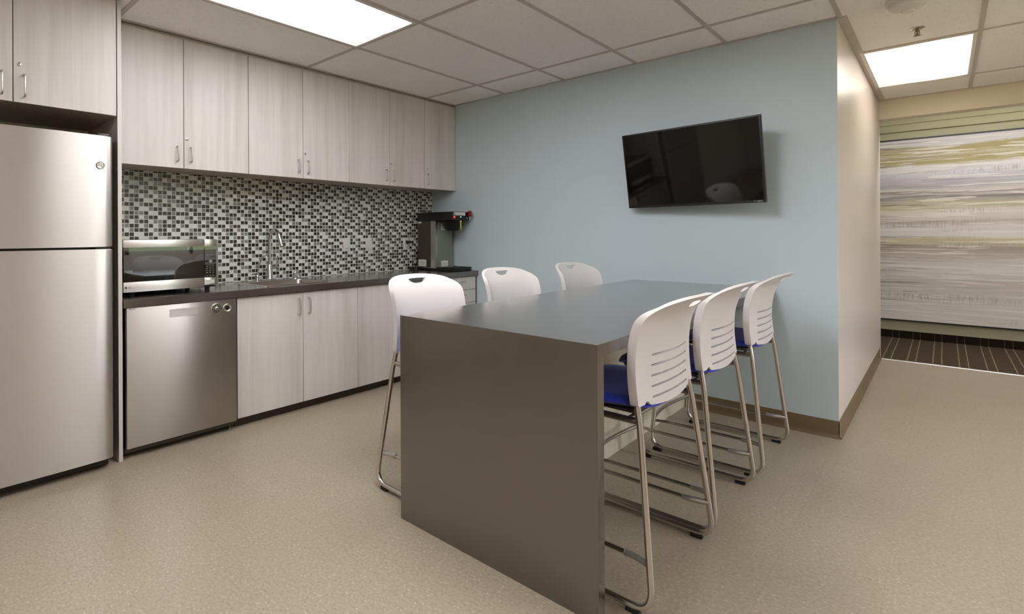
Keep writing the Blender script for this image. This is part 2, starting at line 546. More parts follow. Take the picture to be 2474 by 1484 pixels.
# wall angles
add_box(bars, XW, XE, -.022, 0, H-.004, H+.001, mi=1)
add_box(bars, XE+.0005, XE+.046, 0, 2.62, H-.008, H+.001, mi=1)
add_box(bars, XE, 5.6, 2.595, 2.62, H-.005, H+.001, mi=1)
merge(b, bars)
struct('ceiling', b, [M['acoustic'], M['tbar']], 'suspended ceiling of speckled acoustic tiles')

# walls
b = bm_new(); add_box(b, XW-.12, XW-.006, -6.3, 0.12, 0, H+.1)
struct('wall_left', b, M['beige'])
b = bm_new(); add_box(b, XW-.006, XW, -2.868, -.001, .80, 1.7)
struct('trim_2', b, M['mosaic'], 'black grey and white glass mosaic backsplash', 0)
b = bm_new(); add_box(b, XW-.12, XE, 0, .12, 0, H+.1)
for f in b.faces:
    f.material_index = 0 if f.calc_center_median().y < .01 else 1
struct('wall_back', b, [M['blue'], M['cream']], 'blue painted wall carrying the television')
b = bm_new(); add_box(b, XE-.12, XE, .121, 2.72, 0, H+.3)
struct('wall_corridor', b, M['cream'], 'cream satin corridor wall around the corner of the blue wall')
b = bm_new()
add_box(b, XE, 5.6, 2.62, 2.76, 2.26, H+.3)
struct('wall_header', b, M['hdr'], 'cream header over the carpeted alcove')
b = bm_new(); add_box(b, .9, 5.7, 3.98, 4.1, 0, 2.8)
struct('wall_far', b, M['olive'], 'pale olive wall behind the painting')
b = bm_new()
add_box(b, .9, 5.6, 3.93, 3.98, 2.40, 2.47, .006); add_box(b, .9, 5.6, 3.945, 3.98, 2.32, 2.40, .004)
struct('trim_3', b, M['olive'], 'stepped moulding above the painting')
b = bm_new(); add_box(b, .8, .9, 2.6, 4.1, 0, 2.8); add_box(b, .9, XE-.12, 2.6, 2.72, 0, 2.8)
struct('wall_alcove', b, M['olive'])
b = bm_new(); add_box(b, .8, 5.7, 2.6, 4.1, 2.62, 2.7)
struct('ceiling_alcove', b, M['beige'])
b = bm_new()
add_box(b, 5.6, 5.72, -6.3, -1.3, 0, 2.8); add_box(b, 5.6, 5.72, .6, 4.1, 0, 2.8)
add_box(b, 5.6, 5.72, -1.3, .6, 0, .9); add_box(b, 5.6, 5.72, -1.3, .6, 2.15, 2.8)
struct('wall_right', b, M['beige'])
b = bm_new(); add_box(b, -.81, 5.72, -6.42, -6.3, 0, 2.8)
struct('wall_front', b, M['beige'])
b = bm_new()
for y0, y1 in ((-1.3, -1.24), (-.38, -.32), (.54, .6)): add_box(b, 5.61, 5.67, y0, y1, .9, 2.15)
for z0, z1 in ((.9, .96), (2.09, 2.15)): add_box(b, 5.61, 5.67, -1.3, .6, z0, z1)
struct('window_1', b, M['trimwhite'])
b = bm_new(); add_box(b, 5.555, 5.598, -3.75, -2.58, 0, 2.13, .002)
struct('door_1', b, plain('brown_wood_door', lin(112,84,66), .4))

# cove base
def cove(bm, p0, p1, nrm, h=.101):
    p0, p1, nrm = Vector(p0), Vector(p1), Vector(nrm)
    prof = [(0, 0), (.016, 0), (.013, .004), (.006, .014), (.0035, .024), (.0035, h-.003), (.002, h), (0, h)]
    A = [bm.verts.new(p0+nrm*d+Vector((0,0,z))) for d, z in prof]; B = [bm.verts.new(p1+nrm*d+Vector((0,0,z))) for d, z in prof]
    n = len(A)
    for k in range(n): bm.faces.new((A[k], A[(k+1) % n], B[(k+1) % n], B[k]))
    bm.faces.new(A); bm.faces.new(list(reversed(B)))
b = bm_new(); cove(b, (-.07, 0, 0), (1.779, 0, 0), (0,-1,0)); cove(b, (1.799, 0, 0), (XE+.0035, 0, 0), (0,-1,0))
struct('baseboard_back', b, M['rubber'], 'brown rubber cove base under the blue wall')
b = bm_new(); cove(b, (XE, -.0035, 0), (XE, 2.606, 0), (1,0,0))
struct('baseboard_corridor', b, M['rubber'], 'brown rubber cove base along the corridor wall')
b = bm_new(); add_box(b, .9, 5.6, 3.972, 3.98, .004, .088)
struct('baseboard_far', b, M['carpet_base'], 'carpet strip base under the painting')

# ------------------------------------------------------------------ ceiling fixtures
def troffer(i, j, label, m, group=None):
    x0, x1 = GX0+GP*i, GX0+GP*(i+1); y0, y1 = GY0+GL*j, GY0+GL*(j+1)
    t = thing('ceiling_light', label, 'ceiling light', ((x0+x1)/2, (y0+y1)/2, H), 0, group)
    a, c = .010, .030
    fr = bm_new()
    for X0, X1, Y0, Y1 in ((x0+a, x0+c, y0+a, y1-a), (x1-c, x1-a, y0+a, y1-a), (x0+c, x1-c, y0+a, y0+c), (x0+c, x1-c, y1-c, y1-a)):
        add_box(fr, X0, X1, Y0, Y1, H-.009, H+.012, .002)
    add_box(fr, x0+.002, x1-.002, y0+.002, y1-.002, H+.012, H+.09)
    obj('frame', fr, M['trimwhite'], t)
    le = bm_new(); add_box(le, x0+c, x1-c, y0+c, y1-c, H-.004, H+.002)
    obj('diffuser', le, m, t)
    return t
WARM = (.965, .985, 1.03, 1)
def tm(i, s, ct=WARM, cb=(.98,.98,1,1), tubes=((-.17,.085), (.17,.085)), base=.03):
    return lens('lamp_lens_%d' % i, tubes, ct, cb, s, GX0+GP*(i+.5), base)
E0 = 16.0
troffer(0, -2, 'recessed fluorescent ceiling light over the kitchen in front of the wall cabinets', tm(0, E0*.44))
troffer(4, 1, 'warm recessed fluorescent ceiling light over the corridor beyond the blue wall', tm(4, E0*.50, (1,.94,.84,1), (1,.87,.79,1), ((.10,.075),), .05))
m3 = tm(2, E0*.85); m7 = tm(5, E0*.22); m4 = tm(7, E0*.75); m5 = tm(2, E0*.65); m6 = tm(7, E0*.6)  # lenses of the added fill fixtures, each with its own strength
troffer(2, -2, 'added unseen ceiling fill light directly above the peninsula table', m3)  # added out of view to brighten the tabletop and blue wall
troffer(5, -3, 'added unseen ceiling fill light above the open floor right of the peninsula', m7)  # added fixture out of view, weak fill
troffer(7, -1, 'added unseen ceiling fill light near the window side of the room', m4)  # added fixture out of view, fill from the right
troffer(7, -3, 'added unseen ceiling fill light in the far rear corner of the room', m6)  # added fixture out of view, fill from the rear
troffer(2, -4, 'added unseen ceiling fill light behind the peninsula end panel', m5)  # added out of view, lights blue wall and cabinets from the front
# added alcove light, out of view behind the header, to brighten the painting
t = thing('ceiling_light', 'added unseen strip light on the alcove ceiling washing the large painting', 'ceiling light', (3.6, 2.9, 2.62))
b = bm_new(); add_box(b, 2.7, 4.5, 2.80, 3.0, 2.57, 2.62, .004); obj('housing', b, M['trimwhite'], t)
b = bm_new(); add_box(b, 2.73, 4.47, 2.82, 2.98, 2.562, 2.57); obj('diffuser', b, emit('fill_strip_lens', WARM, E0*.62), t)

# smoke detector and sprinkler
t = thing('smoke_detector', 'round white smoke detector on the corridor ceiling at the top of the photo', 'smoke detector', (2.985, -.02, H))
b = bm_new(); add_lathe(b, [(0, 0), (.096, 0), (.098, -.008), (.094, -.016), (.084, -.018), (.080, -.036), (.070, -.044), (0, -.046)], (2.985, -.02, H), n=40)
obj('housing', b, M['white_shade'], t)
b = bm_new(); add_lathe(b, [(.030, -.040), (.030, -.052), (.026, -.056), (0, -.057)], (2.985, .026, H+.004), n=24)
obj('test_button', b, M['trimwhite'], t)
t = thing('sprinkler_head', 'small metal fire sprinkler on the ceiling beside the corridor light', 'sprinkler', (3.009, .532, H))
b = bm_new(); add_lathe(b, [(0, .001), (.036, .001), (.036, -.003), (.026, -.009), (.014, -.010), (0, -.010)], (3.009, .532, H), n=28)
obj('escutcheon', b, M['nickel'], t)
b = bm_new(); add_lathe(b, [(.009, -.008), (.009, -.02), (.005, -.022), (.005, -.038), (.008, -.040), (.018, -.044), (.018, -.046), (0, -.047)], (3.009, .532, H), n=18)
for s in (-1, 1):
    add_tube(b, fillet([(3.009+s*.008, .532, H-.018), (3.009+s*.013, .532, H-.028), (3.009+s*.004, .532, H-.041)], .006, 4), .0022, 6)
obj('nozzle', b, M['sprink'], t)

# ------------------------------------------------------------------ painting
t = thing('painting', 'very large framed painting of horizontal cream, olive and grey brush strokes', 'painting', (3.4, 3.955, .205))
PX0, PX1, PZ0, PZ1 = 2.38, 4.42, .205, 2.235
b = bm_new(); add_box(b, PX0+.012, PX1-.012, 3.935, 3.968, PZ0+.012, PZ1-.016); obj('canvas', b, M['canvas'], t)
b = bm_new()
for X0, X1, Z0, Z1 in ((PX0, PX0+.012, PZ0, PZ1), (PX1-.012, PX1, PZ0, PZ1), (PX0+.012, PX1-.012, PZ1-.016, PZ1), (PX0+.012, PX1-.012, PZ0, PZ0+.010)):
    add_box(b, X0, X1, 3.930, 3.979, Z0, Z1)
obj('frame', b, M['black'], t)

# ------------------------------------------------------------------ cabinets
def pull(bm, x, y, z0, z1, vertical=True, out=.028, r=.0042):
    """wire pull on a front facing +x; x is the door face"""
    if vertical: p = [(x-.002, y, z0), (x+out, y, z0), (x+out, y, z1), (x-.002, y, z1)]
    else: p = [(x-.002, z0, y), (x+out, z0, y), (x+out, z1, y), (x-.002, z1, y)]
    add_tube(bm, fillet(p, .012, 5), r, 10)
def lock(bm, x, y, z):
    add_lathe(bm, [(0, .004), (.006, .004), (.0085, .003), (.0085, -.001)], (x, y, z), 'x', 16)
    add_box(bm, x+.003, x+.0046, y-.001, y+.001, z-.004, z+.004, mi=1)

def door(parent, xf, y0, y1, z0, z1, hy=None, hz=None, lk=None, name='door', g=.0016):
    b = bm_new(); add_box(b, xf-.018, xf, y0+g, y1-g, z0, z1, .0012, 1)
    d = obj(name, b, M['lam'], parent)
    if hy is not None:
        b = bm_new(); pull(b, xf, hy, hz[0], hz[1]); obj('handle', b, M['nickel'], d)
    if lk:
        b = bm_new(); lock(b, xf, lk[0], lk[1]); obj('lock', b, [M['nickel'], M['dark']], d)
    return d

def carcass(parent, x0, x1, y0, y1, z0, z1, mat, name='carcass'):
    th = .016; b = bm_new()
    add_box(b, x0, x1, y0, y0+th, z0, z1); add_box(b, x0, x1, y1-th, y1, z0, z1)
    add_box(b, x0, x1, y0+th, y1-th, z0, z0+th); add_box(b, x0, x1, y0+th, y1-th, z1-th, z1)
    add_box(b, x0, x0+.006, y0+th, y1-th, z0+th, z1-th)
    return obj(name, b, mat, parent)

# wall cabinets: six paired doors and a single one beside the blue wall
UZ0, UZ1, UX = 1.613, 2.417, -.369
seam = [-2.868, -2.463, -2.051, -1.639, -1.231, -.817, -.410, -.003]
units = [((0, 2), 'wall cabinet with two whitewashed doors nearest the refrigerator'),
         ((2, 4), 'wall cabinet with two whitewashed doors above the sink'),
         ((4, 6), 'wall cabinet with two whitewashed doors between the sink cabinet and the end cabinet'),
         ((6, 7), 'narrow single-door wall cabinet touching the blue wall')]
HZ = (1.655, 1.745)
for (a, c), lab in units:
    t = thing('wall_cabinet', lab, 'cabinet', (UX-.15, (seam[a]+seam[c])/2, UZ0), 0, 'whitewashed wall cabinets over the backsplash')
    carcass(t, XW+.001, UX-.020, seam[a]+.001, seam[c]-.001, UZ0+.002, UZ1, M['lam_in'])
    if c-a == 2:
        door(t, UX, seam[a], seam[a+1], UZ0, UZ1, seam[a+1]-.040, HZ)
        door(t, UX, seam[a+1], seam[c], UZ0, UZ1, seam[a+1]+.038, HZ, (seam[a+1]+.016, 1.797))
    else:
        door(t, UX, seam[a], seam[c], UZ0, UZ1, seam[a]+.040, HZ, (seam[a]+.037, 1.797))
b = bm_new(); add_box(b, XW+.001, UX-.012, -2.868, -.003, UZ1+.001, H-.008)
struct('trim_4', b, M['lam_in'], 'recessed filler strip between wall cabinets and ceiling')

# tall side panel and over-fridge cabinet
b = bm_new(); add_box(b, XW, -.092, -2.890, -2.871, 0, H-.008, .001, 1)
tag(obj('side_panel', b, M['lam']), 'tall narrow whitewashed end panel between refrigerator and dishwasher', 'panel')
FX = -.080
t = thing('overhead_cabinet', 'deep two-door cabinet above the stainless refrigerator', 'cabinet', (-.38, -3.31, 1.825))
carcass(t, XW-.005, FX-.02, -3.730, -2.893, 1.828, H-.009, M['lam_in'])
door(t, FX, -3.730, -3.312, 1.825, 2.430, -3.353, (1.853, 1.955))
door(t, FX, -3.312, -2.896, 1.825, 2.430, -3.272, (1.853, 1.955), (-3.290, 2.004))

# base cabinets
BX, BZ0, BZ1 = -.098, .062, .806
KX = -.150
def kick(parent, y0, y1):
    b = bm_new(); add_box(b, KX-.016, KX, y0, y1, 0, .060); obj('toe_kick', b, M['kick'], parent)
t = thing('base_cabinet', 'sink base cabinet with two whitewashed doors below the sink', 'cabinet', (-.38, -1.805, 0), 0, 'whitewashed base cabinets')
carcass(t, XW+.001, BX-.020, -2.255, -1.356, .062, .640, M['lam_in']); kick(t, -2.255, -1.355)
b = bm_new(); add_box(b, BX-.07, BX-.020, -2.255, -1.356, .641, BZ1); obj('front_rail', b, M['lam_in'], t)
door(t, BX, -2.257, -1.805, BZ0, BZ1, -1.838, (.660, .766)); door(t, BX, -1.805, -1.354, BZ0, BZ1, -1.763, (.660, .766))
t = thing('base_cabinet', 'base cabinet with two whitewashed doors behind the nearest left-hand stool', 'cabinet', (-.38, -.90, 0), 0, 'whitewashed base cabinets')
carcass(t, XW+.001, BX-.020, -1.353, -.452, .062, BZ1, M['lam_in']); kick(t, -1.354, -.451)
door(t, BX, -1.354, -.903, BZ0, BZ1, -.945, (.660, .766)); door(t, BX, -.903, -.451, BZ0, BZ1, -.862, (.660, .766))
t = thing('drawer_cabinet', 'drawer base cabinet with whitewashed fronts beside the blue wall', 'cabinet', (-.38, -.24, 0), 0, 'whitewashed base cabinets')
carcass(t, XW+.001, BX-.020, -.450, -.024, .062, BZ1, M['lam_in']); kick(t, -.451, -.022)
for z0, z1 in ((.690, BZ1), (.572, .687), (.320, .569), (BZ0, .317)):
    b = bm_new(); add_box(b, BX-.018, BX, -.449, -.022, z0, z1, .0012, 1); d = obj('drawer', b, M['lam'], t)
    hz = z1-.042
    b = bm_new(); pull(b, BX, hz, -.280, -.178, False); obj('handle', b, M['nickel'], d)
b = bm_new(); add_box(b, BX-.03, BX-.004, -.021, -.0045, 0, BZ1); obj('filler_strip', b, M['darkgrey'], t)

# countertop with a cut-out for the sink
CZ0, CZ1, CX = .811, .856, -.080
SX0, SX1, SY0, SY1 = -.612, -.158, -2.050, -1.552
b = bm_new()
hx0, hx1, hy0, hy1 = SX0+.014, SX1-.014, SY0+.014, SY1-.014
gx = [XW+.0005, hx0, hx1, CX]; gy = [-2.868, hy0, hy1, -.003]
def grid_slab(bm, gx, gy, hole, z0, z1):
    for z, flip in ((z1, 0), (z0, 1)):
        vs = [[bm.verts.new((x, y, z)) for y in gy] for x in gx]
        for i in range(len(gx)-1):
            for j in range(len(gy)-1):
                if (i, j) == hole: continue
                bm.faces.new((vs[i][j], vs[i+1][j], vs[i+1][j+1], vs[i][j+1]))
        if z == z1: top = vs
        else: bot = vs
    n, m = len(gx)-1, len(gy)-1
    per = [(i, 0) for i in range(n)] + [(n, j) for j in range(m)] + [(i, m) for i in range(n, 0, -1)] + [(0, j) for j in range(m, 0, -1)]
    for ring in (per, [(1,1),(2,1),(2,2),(1,2)]):
        for k in range(len(ring)):
            a, c = ring[k], ring[(k+1) % len(ring)]
            bm.faces.new((top[a[0]][a[1]], top[c[0]][c[1]], bot[c[0]][c[1]], bot[a[0]][a[1]]))
grid_slab(b, gx, gy, (1, 1), CZ0, CZ1)
ct = obj('countertop', b, M['brown'], None)
tag(ct, 'long dark brown kitchen countertop along the mosaic backsplash', 'countertop')

# ------------------------------------------------------------------ sink, faucet, tap, dispenser
t = thing('sink', 'stainless drop-in sink set in the brown countertop', 'sink', ((SX0+SX1)/2, (SY0+SY1)/2, CZ1))
b = bm_new()
ix0, ix1, iy0, iy1 = SX0+.115, SX1-.028, SY0+.034, SY1-.034
zt = CZ1+.0045
def loop(x0, x1, y0, y1, z, r): return [b.verts.new((p[0], p[1], z)) for p in rrect(x0, x1, y0, y1, r, 5)]
L = [loop(SX0, SX1, SY0, SY1, CZ1+.0008, .02), loop(SX0+.004, SX1-.004, SY0+.004, SY1-.004, zt, .018),
     loop(ix0, ix1, iy0, iy1, zt-.0005, .04), loop(ix0+.004, ix1-.004, iy0+.004, iy1-.004, zt-.006, .038),
     loop(ix0+.014, ix1-.014, iy0+.014, iy1-.014, CZ1-.15, .035), loop(ix0+.04, ix1-.04, iy0+.04, iy1-.04, CZ1-.17, .03)]
for A, B in zip(L, L[1:]):
    n = len(A)
    for k in range(n): b.faces.new((A[k], A[(k+1) % n], B[(k+1) % n], B[k]))
b.faces.new(L[-1])
obj('basin', b, M['sinksteel'], t, smooth_angle=35)
cx, cy = (ix0+ix1)/2, (iy0+iy1)/2
b = bm_new(); add_lathe(b, [(.045, .0), (.045, .003), (.030, .001), (0, -.001)], (cx, cy, CZ1-.1695), n=24); obj('drain', b, M['chrome'], t)

FXc, FYc, DZ = -.556, -1.806, zt
t = thing('faucet', 'tall chrome gooseneck pull-down faucet behind the sink', 'faucet', (FXc, FYc, DZ))
b = bm_new(); add_lathe(b, [(0, 0), (.028, 0), (.028, .004), (.021, .010), (.0195, .012), (.0195, .115), (.018, .118), (.0125, .120)], (FXc, FYc, DZ), n=24); obj('base', b, M['chrome'], t)
b = bm_new()
pts = [(FXc, FYc, DZ+.11)]
top = 1.245-.0125; R = .072
for k in range(15):
    a = PI - k/14*PI*.87
    pts.append((FXc+R+R*math.cos(a), FYc, top-R+R*math.sin(a)))
add_tube(b, [pts[0], (FXc, FYc, DZ+.2)] + pts[1:], .0125, 14); obj('spout', b, M['chrome'], t)
e = Vector(pts[-1]); d = (Vector(pts[-1])-Vector(pts[-2])).normalized()
b = bm_new(); add_tube(b, [e-d*.002, e+d*.012, e+d*.014, e+d*.078, e+d*.085], [.0128, .0132, .0155, .0165, .0150], 16)
obj('spray_head', b, M['chrome'], t)
b = bm_new()
add_tube(b, [(FXc, FYc, DZ+.098), (FXc, FYc+.062, DZ+.098)], .013, 14)
add_tube(b, fillet([(FXc, FYc+.052, DZ+.104), (FXc, FYc+.056, DZ+.125), (FXc+.004, FYc+.060, DZ+.182)], .012, 4), [.0052]*7, 8)
obj('lever', b, M['chrome'], t)

TX, TY = -.558, -1.902
t = thing('water_tap', 'slim chrome filtered-water tap left of the gooseneck faucet', 'faucet', (TX, TY, DZ))
b = bm_new(); add_lathe(b, [(0, 0), (.022, 0), (.022, .003), (.012, .006), (.012, .016), (.0155, .022), (.0165, .036), (.012, .046), (.006, .05)], (TX, TY, DZ), n=20); obj('base', b, M['chrome'], t)
b = bm_new(); add_tube(b, fillet([(TX, TY, DZ+.04), (TX+.004, TY+.006, DZ+.08), (TX+.012, TY+.030, DZ+.178), (TX+.055, TY+.040, DZ+.186), (TX+.062, TY+.044, DZ+.150)], [.02, .02, .018], 6), .0055, 10); obj('spout', b, M['chrome'], t)
b = bm_new(); add_tube(b, fillet([(TX, TY-.004, DZ+.048), (TX+.002, TY-.016, DZ+.055), (TX+.004, TY-.040, DZ+.052)], .008, 3), .0038, 8); obj('lever', b, M['black'], t)

SXc, SYc = -.552, -1.602
t = thing('soap_dispenser', 'short chrome soap dispenser right of the gooseneck faucet', 'soap dispenser', (SXc, SYc, DZ))
b = bm_new(); add_lathe(b, [(0, 0), (.024, 0), (.024, .004), (.0165, .007), (.0165, .044), (.015, .052), (.012, .058), (.006, .062), (0, .063)], (SXc, SYc, DZ), n=22); obj('body', b, M['chrome'], t)
b = bm_new(); add_tube(b, fillet([(SXc, SYc, DZ+.050), (SXc+.045, SYc, DZ+.050), (SXc+.053, SYc, DZ+.040)], .006, 3), .0065, 10); obj('nozzle', b, M['chrome'], t)

# ------------------------------------------------------------------ outlets
def plate(yc, zc, label, name, kind):
    t = thing(name, label, 'wall plate', (XW, yc, zc), 0, 'white wall plates on the mosaic')
    b = bm_new(); add_box(b, XW, XW+.006, yc-.036, yc+.036, zc-.058, zc+.058, .003, 2); p = obj('plate', b, M['white_pl'], t)
    b = bm_new(); add_box(b, XW+.005, XW+.009, yc-.017, yc+.017, zc-.034, zc+.034, .0015, 1)
    if kind == 'outlet':
        for s in (-1, 1):
            for q in (-.006, .006): add_box(b, XW+.0088, XW+.0094, yc+q-.001, yc+q+.001, zc+s*.018-.004, zc+s*.018+.005, mi=1)
    elif kind == 'sensor':
        add_box(b, XW+.0088, XW+.0094, yc-.008, yc+.016, zc-.046+.014, zc-.046+.017, mi=1)
    obj('insert', b, [M['white_pl'], M['ink']], p)
    return t
plate(-1.036, 1.110, 'white wall plate nearest the faucet with a small dark mark', 'wall_plate', 'sensor')
plate(-.800, 1.108, 'blank-looking white wall plate midway along the mosaic', 'wall_plate', 'blank')
plate(-.357, 1.106, 'white outlet with the coffee brewer plugged in', 'power_outlet', 'outlet')

# ------------------------------------------------------------------ refrigerator
RY0, RY1 = -3.690, -2.925
RXf = -.030
t = thing('refrigerator', 'stainless top-freezer refrigerator at the left edge of the photo', 'refrigerator', (-.36, (RY0+RY1)/2, 0))
b = bm_new(); add_box(b, -.670, -.105, RY0+.006, RY1-.004, .035, 1.690, .004); obj('cabinet', b, M['darkgrey'], t)
def fridge_door(name, z0, z1):
    b = bm_new()
    # gently bowed front with rounded edges
    prof = []
    n = 18
    for k in range(n+1):
        s = -1+2*k/n
        prof.append((RY0+(RY1-RY0)*k/n, RXf-.010*s*s))
    out = [(-.100, RY0), (RXf-.022, RY0), (RXf-.014, RY0+.004)] + [(x, min(max(y, RY0+.010), RY1-.010)) for y, x in prof] + [(RXf-.014, RY1-.004), (RXf-.022, RY1), (-.100, RY1)]
    add_prism(b, out, z0, z1, 'z')
    ed = [e for e in b.edges if abs(e.verts[0].co.z-e.verts[1].co.z) < 1e-6 and max(v.co.x for v in e.verts) > -.06]
    bmesh.ops.bevel(b, geom=ed, offset=.006, segments=3, profile=.5, affect='EDGES')
    return obj(name, b, M['steel'], t, smooth_angle=35)
fd = fridge_door('freezer_door', 1.140, 1.706)
rd = fridge_door('refrigerator_door', .055, 1.128)
b = bm_new(); add_box(b, -.60, -.112, RY0+.02, RY1-.012, .008, .052, .003); add_box(b, -.110, -.090, RY0+.02, RY1-.012, .010, .046, .003); obj('base_grille', b, M['dark'], t)
b = bm_new(); add_box(b, -.095, RXf-.026, RY1-.072, RY1-.008, 1.1285, 1.139, .002); obj('hinge', b, M['darkgrey'], t)
b = bm_new(); add_box(b, -.150, -.060, RY1-.060, RY1-.010, 1.7065, 1.722, .004); obj('hinge', b, M['darkgrey'], t)
bx = RXf-.004; by, bz = -2.980, 1.555
b = bm_new()
add_lathe(b, [(.0185, -.004), (.0185, .003), (.0170, .005), (.0150, .0045), (.0140, .003), (0, .003)], (bx, by, bz), 'x', 32)
add_tube(b, [(bx+.0035, by+.0115*math.cos(a), bz+.0115*math.sin(a)) for a in [2*PI*k/28 for k in range(28)]], .0007, 6, 1, cyclic=True)
put_text(b, 'GE', .017, (bx+.0036, by, bz), M_PX, 1, .85, .001)
obj('badge', b, [M['nickel'], M['chrome']], fd)

# ------------------------------------------------------------------ dishwasher
DY0, DY1, DX = -2.855, -2.268, -.083
t = thing('dishwasher', 'built-in stainless dishwasher under the microwave', 'dishwasher', (-.38, (DY0+DY1)/2, 0))
b = bm_new(); add_box(b, -.66, DX-.030, DY0+.004, DY1-.004, .045, .805); obj('body', b, M['dark'], t)
b = bm_new()
add_box(b, DX-.028, DX, DY0, DY1, .058, .809, .003, 2)
dd = obj('door', b, M['steel_dw'], t)
b = bm_new()
hy0, hy1, hz0, hz1 = -2.644, -2.486, .739, .781
o1 = rrect(hy0, hy1, hz0, hz1, .004, 4); o2 = rrect(hy0+.003, hy1-.003, hz0+.003, hz1-.003, .003, 4)
A = [b.verts.new((DX+.0002, p[0], p[1])) for p in o1]; A2 = [b.verts.new((DX+.0022, p[0], p[1])) for p in o1]; B = [b.verts.new((DX+.0022, p[0], p[1])) for p in o2]; B2 = [b.verts.new((DX+.0006, p[0], p[1])) for p in o2]
for P, Q in ((A, A2), (A2, B), (B, B2)):
    for k in range(len(P)): b.faces.new((P[k], P[(k+1) % len(P)], Q[(k+1) % len(P)], Q[k]))
b.faces.new(B2)
obj('handle_recess', b, M['steel_dw'], dd, smooth_angle=4)
b = bm_new()
add_lathe(b, [(.031, .0), (.031, .004), (.0285, .0055), (.0275, .003)], (DX, -2.388, .759), 'x', 36, 0)
add_lathe(b, [(.0275, .0032), (.0125, .0032)], (DX, -2.388, .759), 'x', 36, 1)
add_lathe(b, [(.0125, .002), (.0125, .008), (.011, .009), (0, .009)], (DX, -2.388, .759), 'x', 28, 0)
for k in range(9):
    a = PI*.05+k*2*PI/9
    add_lathe(b, [(.0019, .0045), (0, .0046)], (DX, -2.388+.0205*math.cos(a), .759+.0205*math.sin(a)), 'x', 8, 2)
put_text(b, 'START', .0042, (DX+.0092, -2.388, .759), M_PX, 1, 1, .0004)
obj('program_dial', b, [M['nickel'], M['darkgrey'], M['paper']], dd)
b = bm_new()
add_lathe(b, [(.0245, .0), (.0245, .003), (.0225, .0045), (.0190, .003), (.0130, -.004+.006)], (DX, -2.324, .757), 'x', 32, 0)
add_lathe(b, [(.0130, .0022), (0, .0022)], (DX, -2.324, .757), 'x', 28, 1)
obj('power_button', b, [M['nickel'], M['black']], dd)
b = bm_new(); add_box(b, DX, DX+.0005, -2.842, -2.836, .8005, .8055)
put_text(b, 'ASKO', .0085, (DX+.0004, -2.822, .8028), M_PX, 0, 1.05, .0006); obj('logo', b, M['ink'], dd)
b = bm_new(); add_box(b, DX-.045, DX-.036, DY0, DY1, .028, .057); obj('lower_trim', b, M['darkgrey'], t)
b = bm_new(); add_box(b, -.175, -.160, DY0, DY1, 0, .044); obj('toe_kick', b, M['kick'], t)
b = bm_new(); add_lathe(b, [(0, 0), (.012, 0), (.012, .012), (.006, .014), (.006, .046)], (DX-.055, DY1-.02, 0), n=14); obj('foot', b, M['grey_pl'], t)

# ------------------------------------------------------------------ microwave
MX, MY0, MY1, MZ0, MZ1 = -.200, -2.838, -2.328, .882, 1.172
t = thing('microwave', 'stainless microwave oven with black glass door on the countertop', 'microwave', (-.40, (MY0+MY1)/2, CZ1))
b = bm_new(); add_box(b, -.600, MX-.024, MY0+.002, MY1-.002, MZ0-.004, MZ1, .006); obj('body', b, M['darkgrey'], t)
ysm = -2.410
gz0, gz1 = .938, 1.131
b = bm_new()
add_box(b, MX-.022, MX, MY0, ysm-.001, MZ0, gz0, .002); add_box(b, MX-.022, MX, MY0, ysm-.001, gz1, MZ1, .002)
add_box(b, MX-.022, MX-.004, MY0+.001, ysm-.002, gz0, gz1)
md = obj('door', b, M['steel_mw'], t)
b = bm_new(); add_box(b, MX-.004, MX+.0008, MY0+.001, ysm-.0015, gz0+.001, gz1-.001, .0008, 1)
obj('glass', b, M['black_gl'], md, label='black glass')
b = bm_new(); add_box(b, MX+.0008, MX+.0013, -2.805, -2.485, .965, 1.110)
obj('screen_mesh', b, plain('perforated_screen_grey', lin(34,32,30), .03, 0, 1.0, Coat__Weight=1, Coat__IOR=1.65, Coat__Roughness=.02), md)
b = bm_new()
add_lathe(b, [(.0058, .0), (.0058, .0006), (0, .0006)], (MX, -2.826, .909), 'x', 24, 0)
put_text(b, 'LG', .0125, (MX+.0004, -2.808, .9085), M_PX, 0, 1.05, .0006)
obj('logo', b, M['ink'], md)
b = bm_new()
add_box(b, MX-.022, MX, ysm+.001, MY1-.014, MZ0+.012, gz0, .002); add_box(b, MX-.022, MX, ysm+.001, MY1-.014, gz1, MZ1, .002)
add_box(b, MX-.022, MX-.0045, ysm+.001, MY1-.014, gz0, gz1)
mp = obj('control_panel', b, M['steel_mw'], t)
b = bm_new(); add_prism(b, rrect(MY1-.034, MY1, MZ0+.006, MZ1, .014, 5), MX-.024, MX-.002, 'x'); obj('side_bezel', b, plain('grey_metal_bezel', lin(128,124,119), .35, .7), t)
b = bm_new(); add_prism(b, rrect(ysm+.001, MY1-.013, gz0+.002, gz1-.001, .010, 5), MX-.004, MX+.001, 'x')
obj('keypad', b, M['black_gl'], mp, label='black glossy touch panel')
b = bm_new()
add_box(b, MX+.001, MX+.0011, ysm+.008, MY1-.020, .945, 1.09, mi=1)
for r_ in range(4):
    for c_ in range(3):
        add_box(b, MX+.001, MX+.0014, ysm+.012+c_*.018, ysm+.019+c_*.018, 1.006-r_*.013, 1.010-r_*.013)
for c_ in range(3): add_box(b, MX+.001, MX+.0014, ysm+.011+c_*.018, ysm+.020+c_*.018, .947, .951)
add_lathe(b, [(.010, .001), (.010, .0016), (.006, .0018), (0, .0018)], (MX, ysm+.036, 1.038), 'x', 20)
for c_ in range(4): add_box(b, MX+.001, MX+.0014, ysm+.014+c_*.012, ysm+.020+c_*.012, 1.075, 1.079)
obj('keypad_print', b, [plain('grey_print', lin(128,126,124), .4), M['black_gl']], mp)
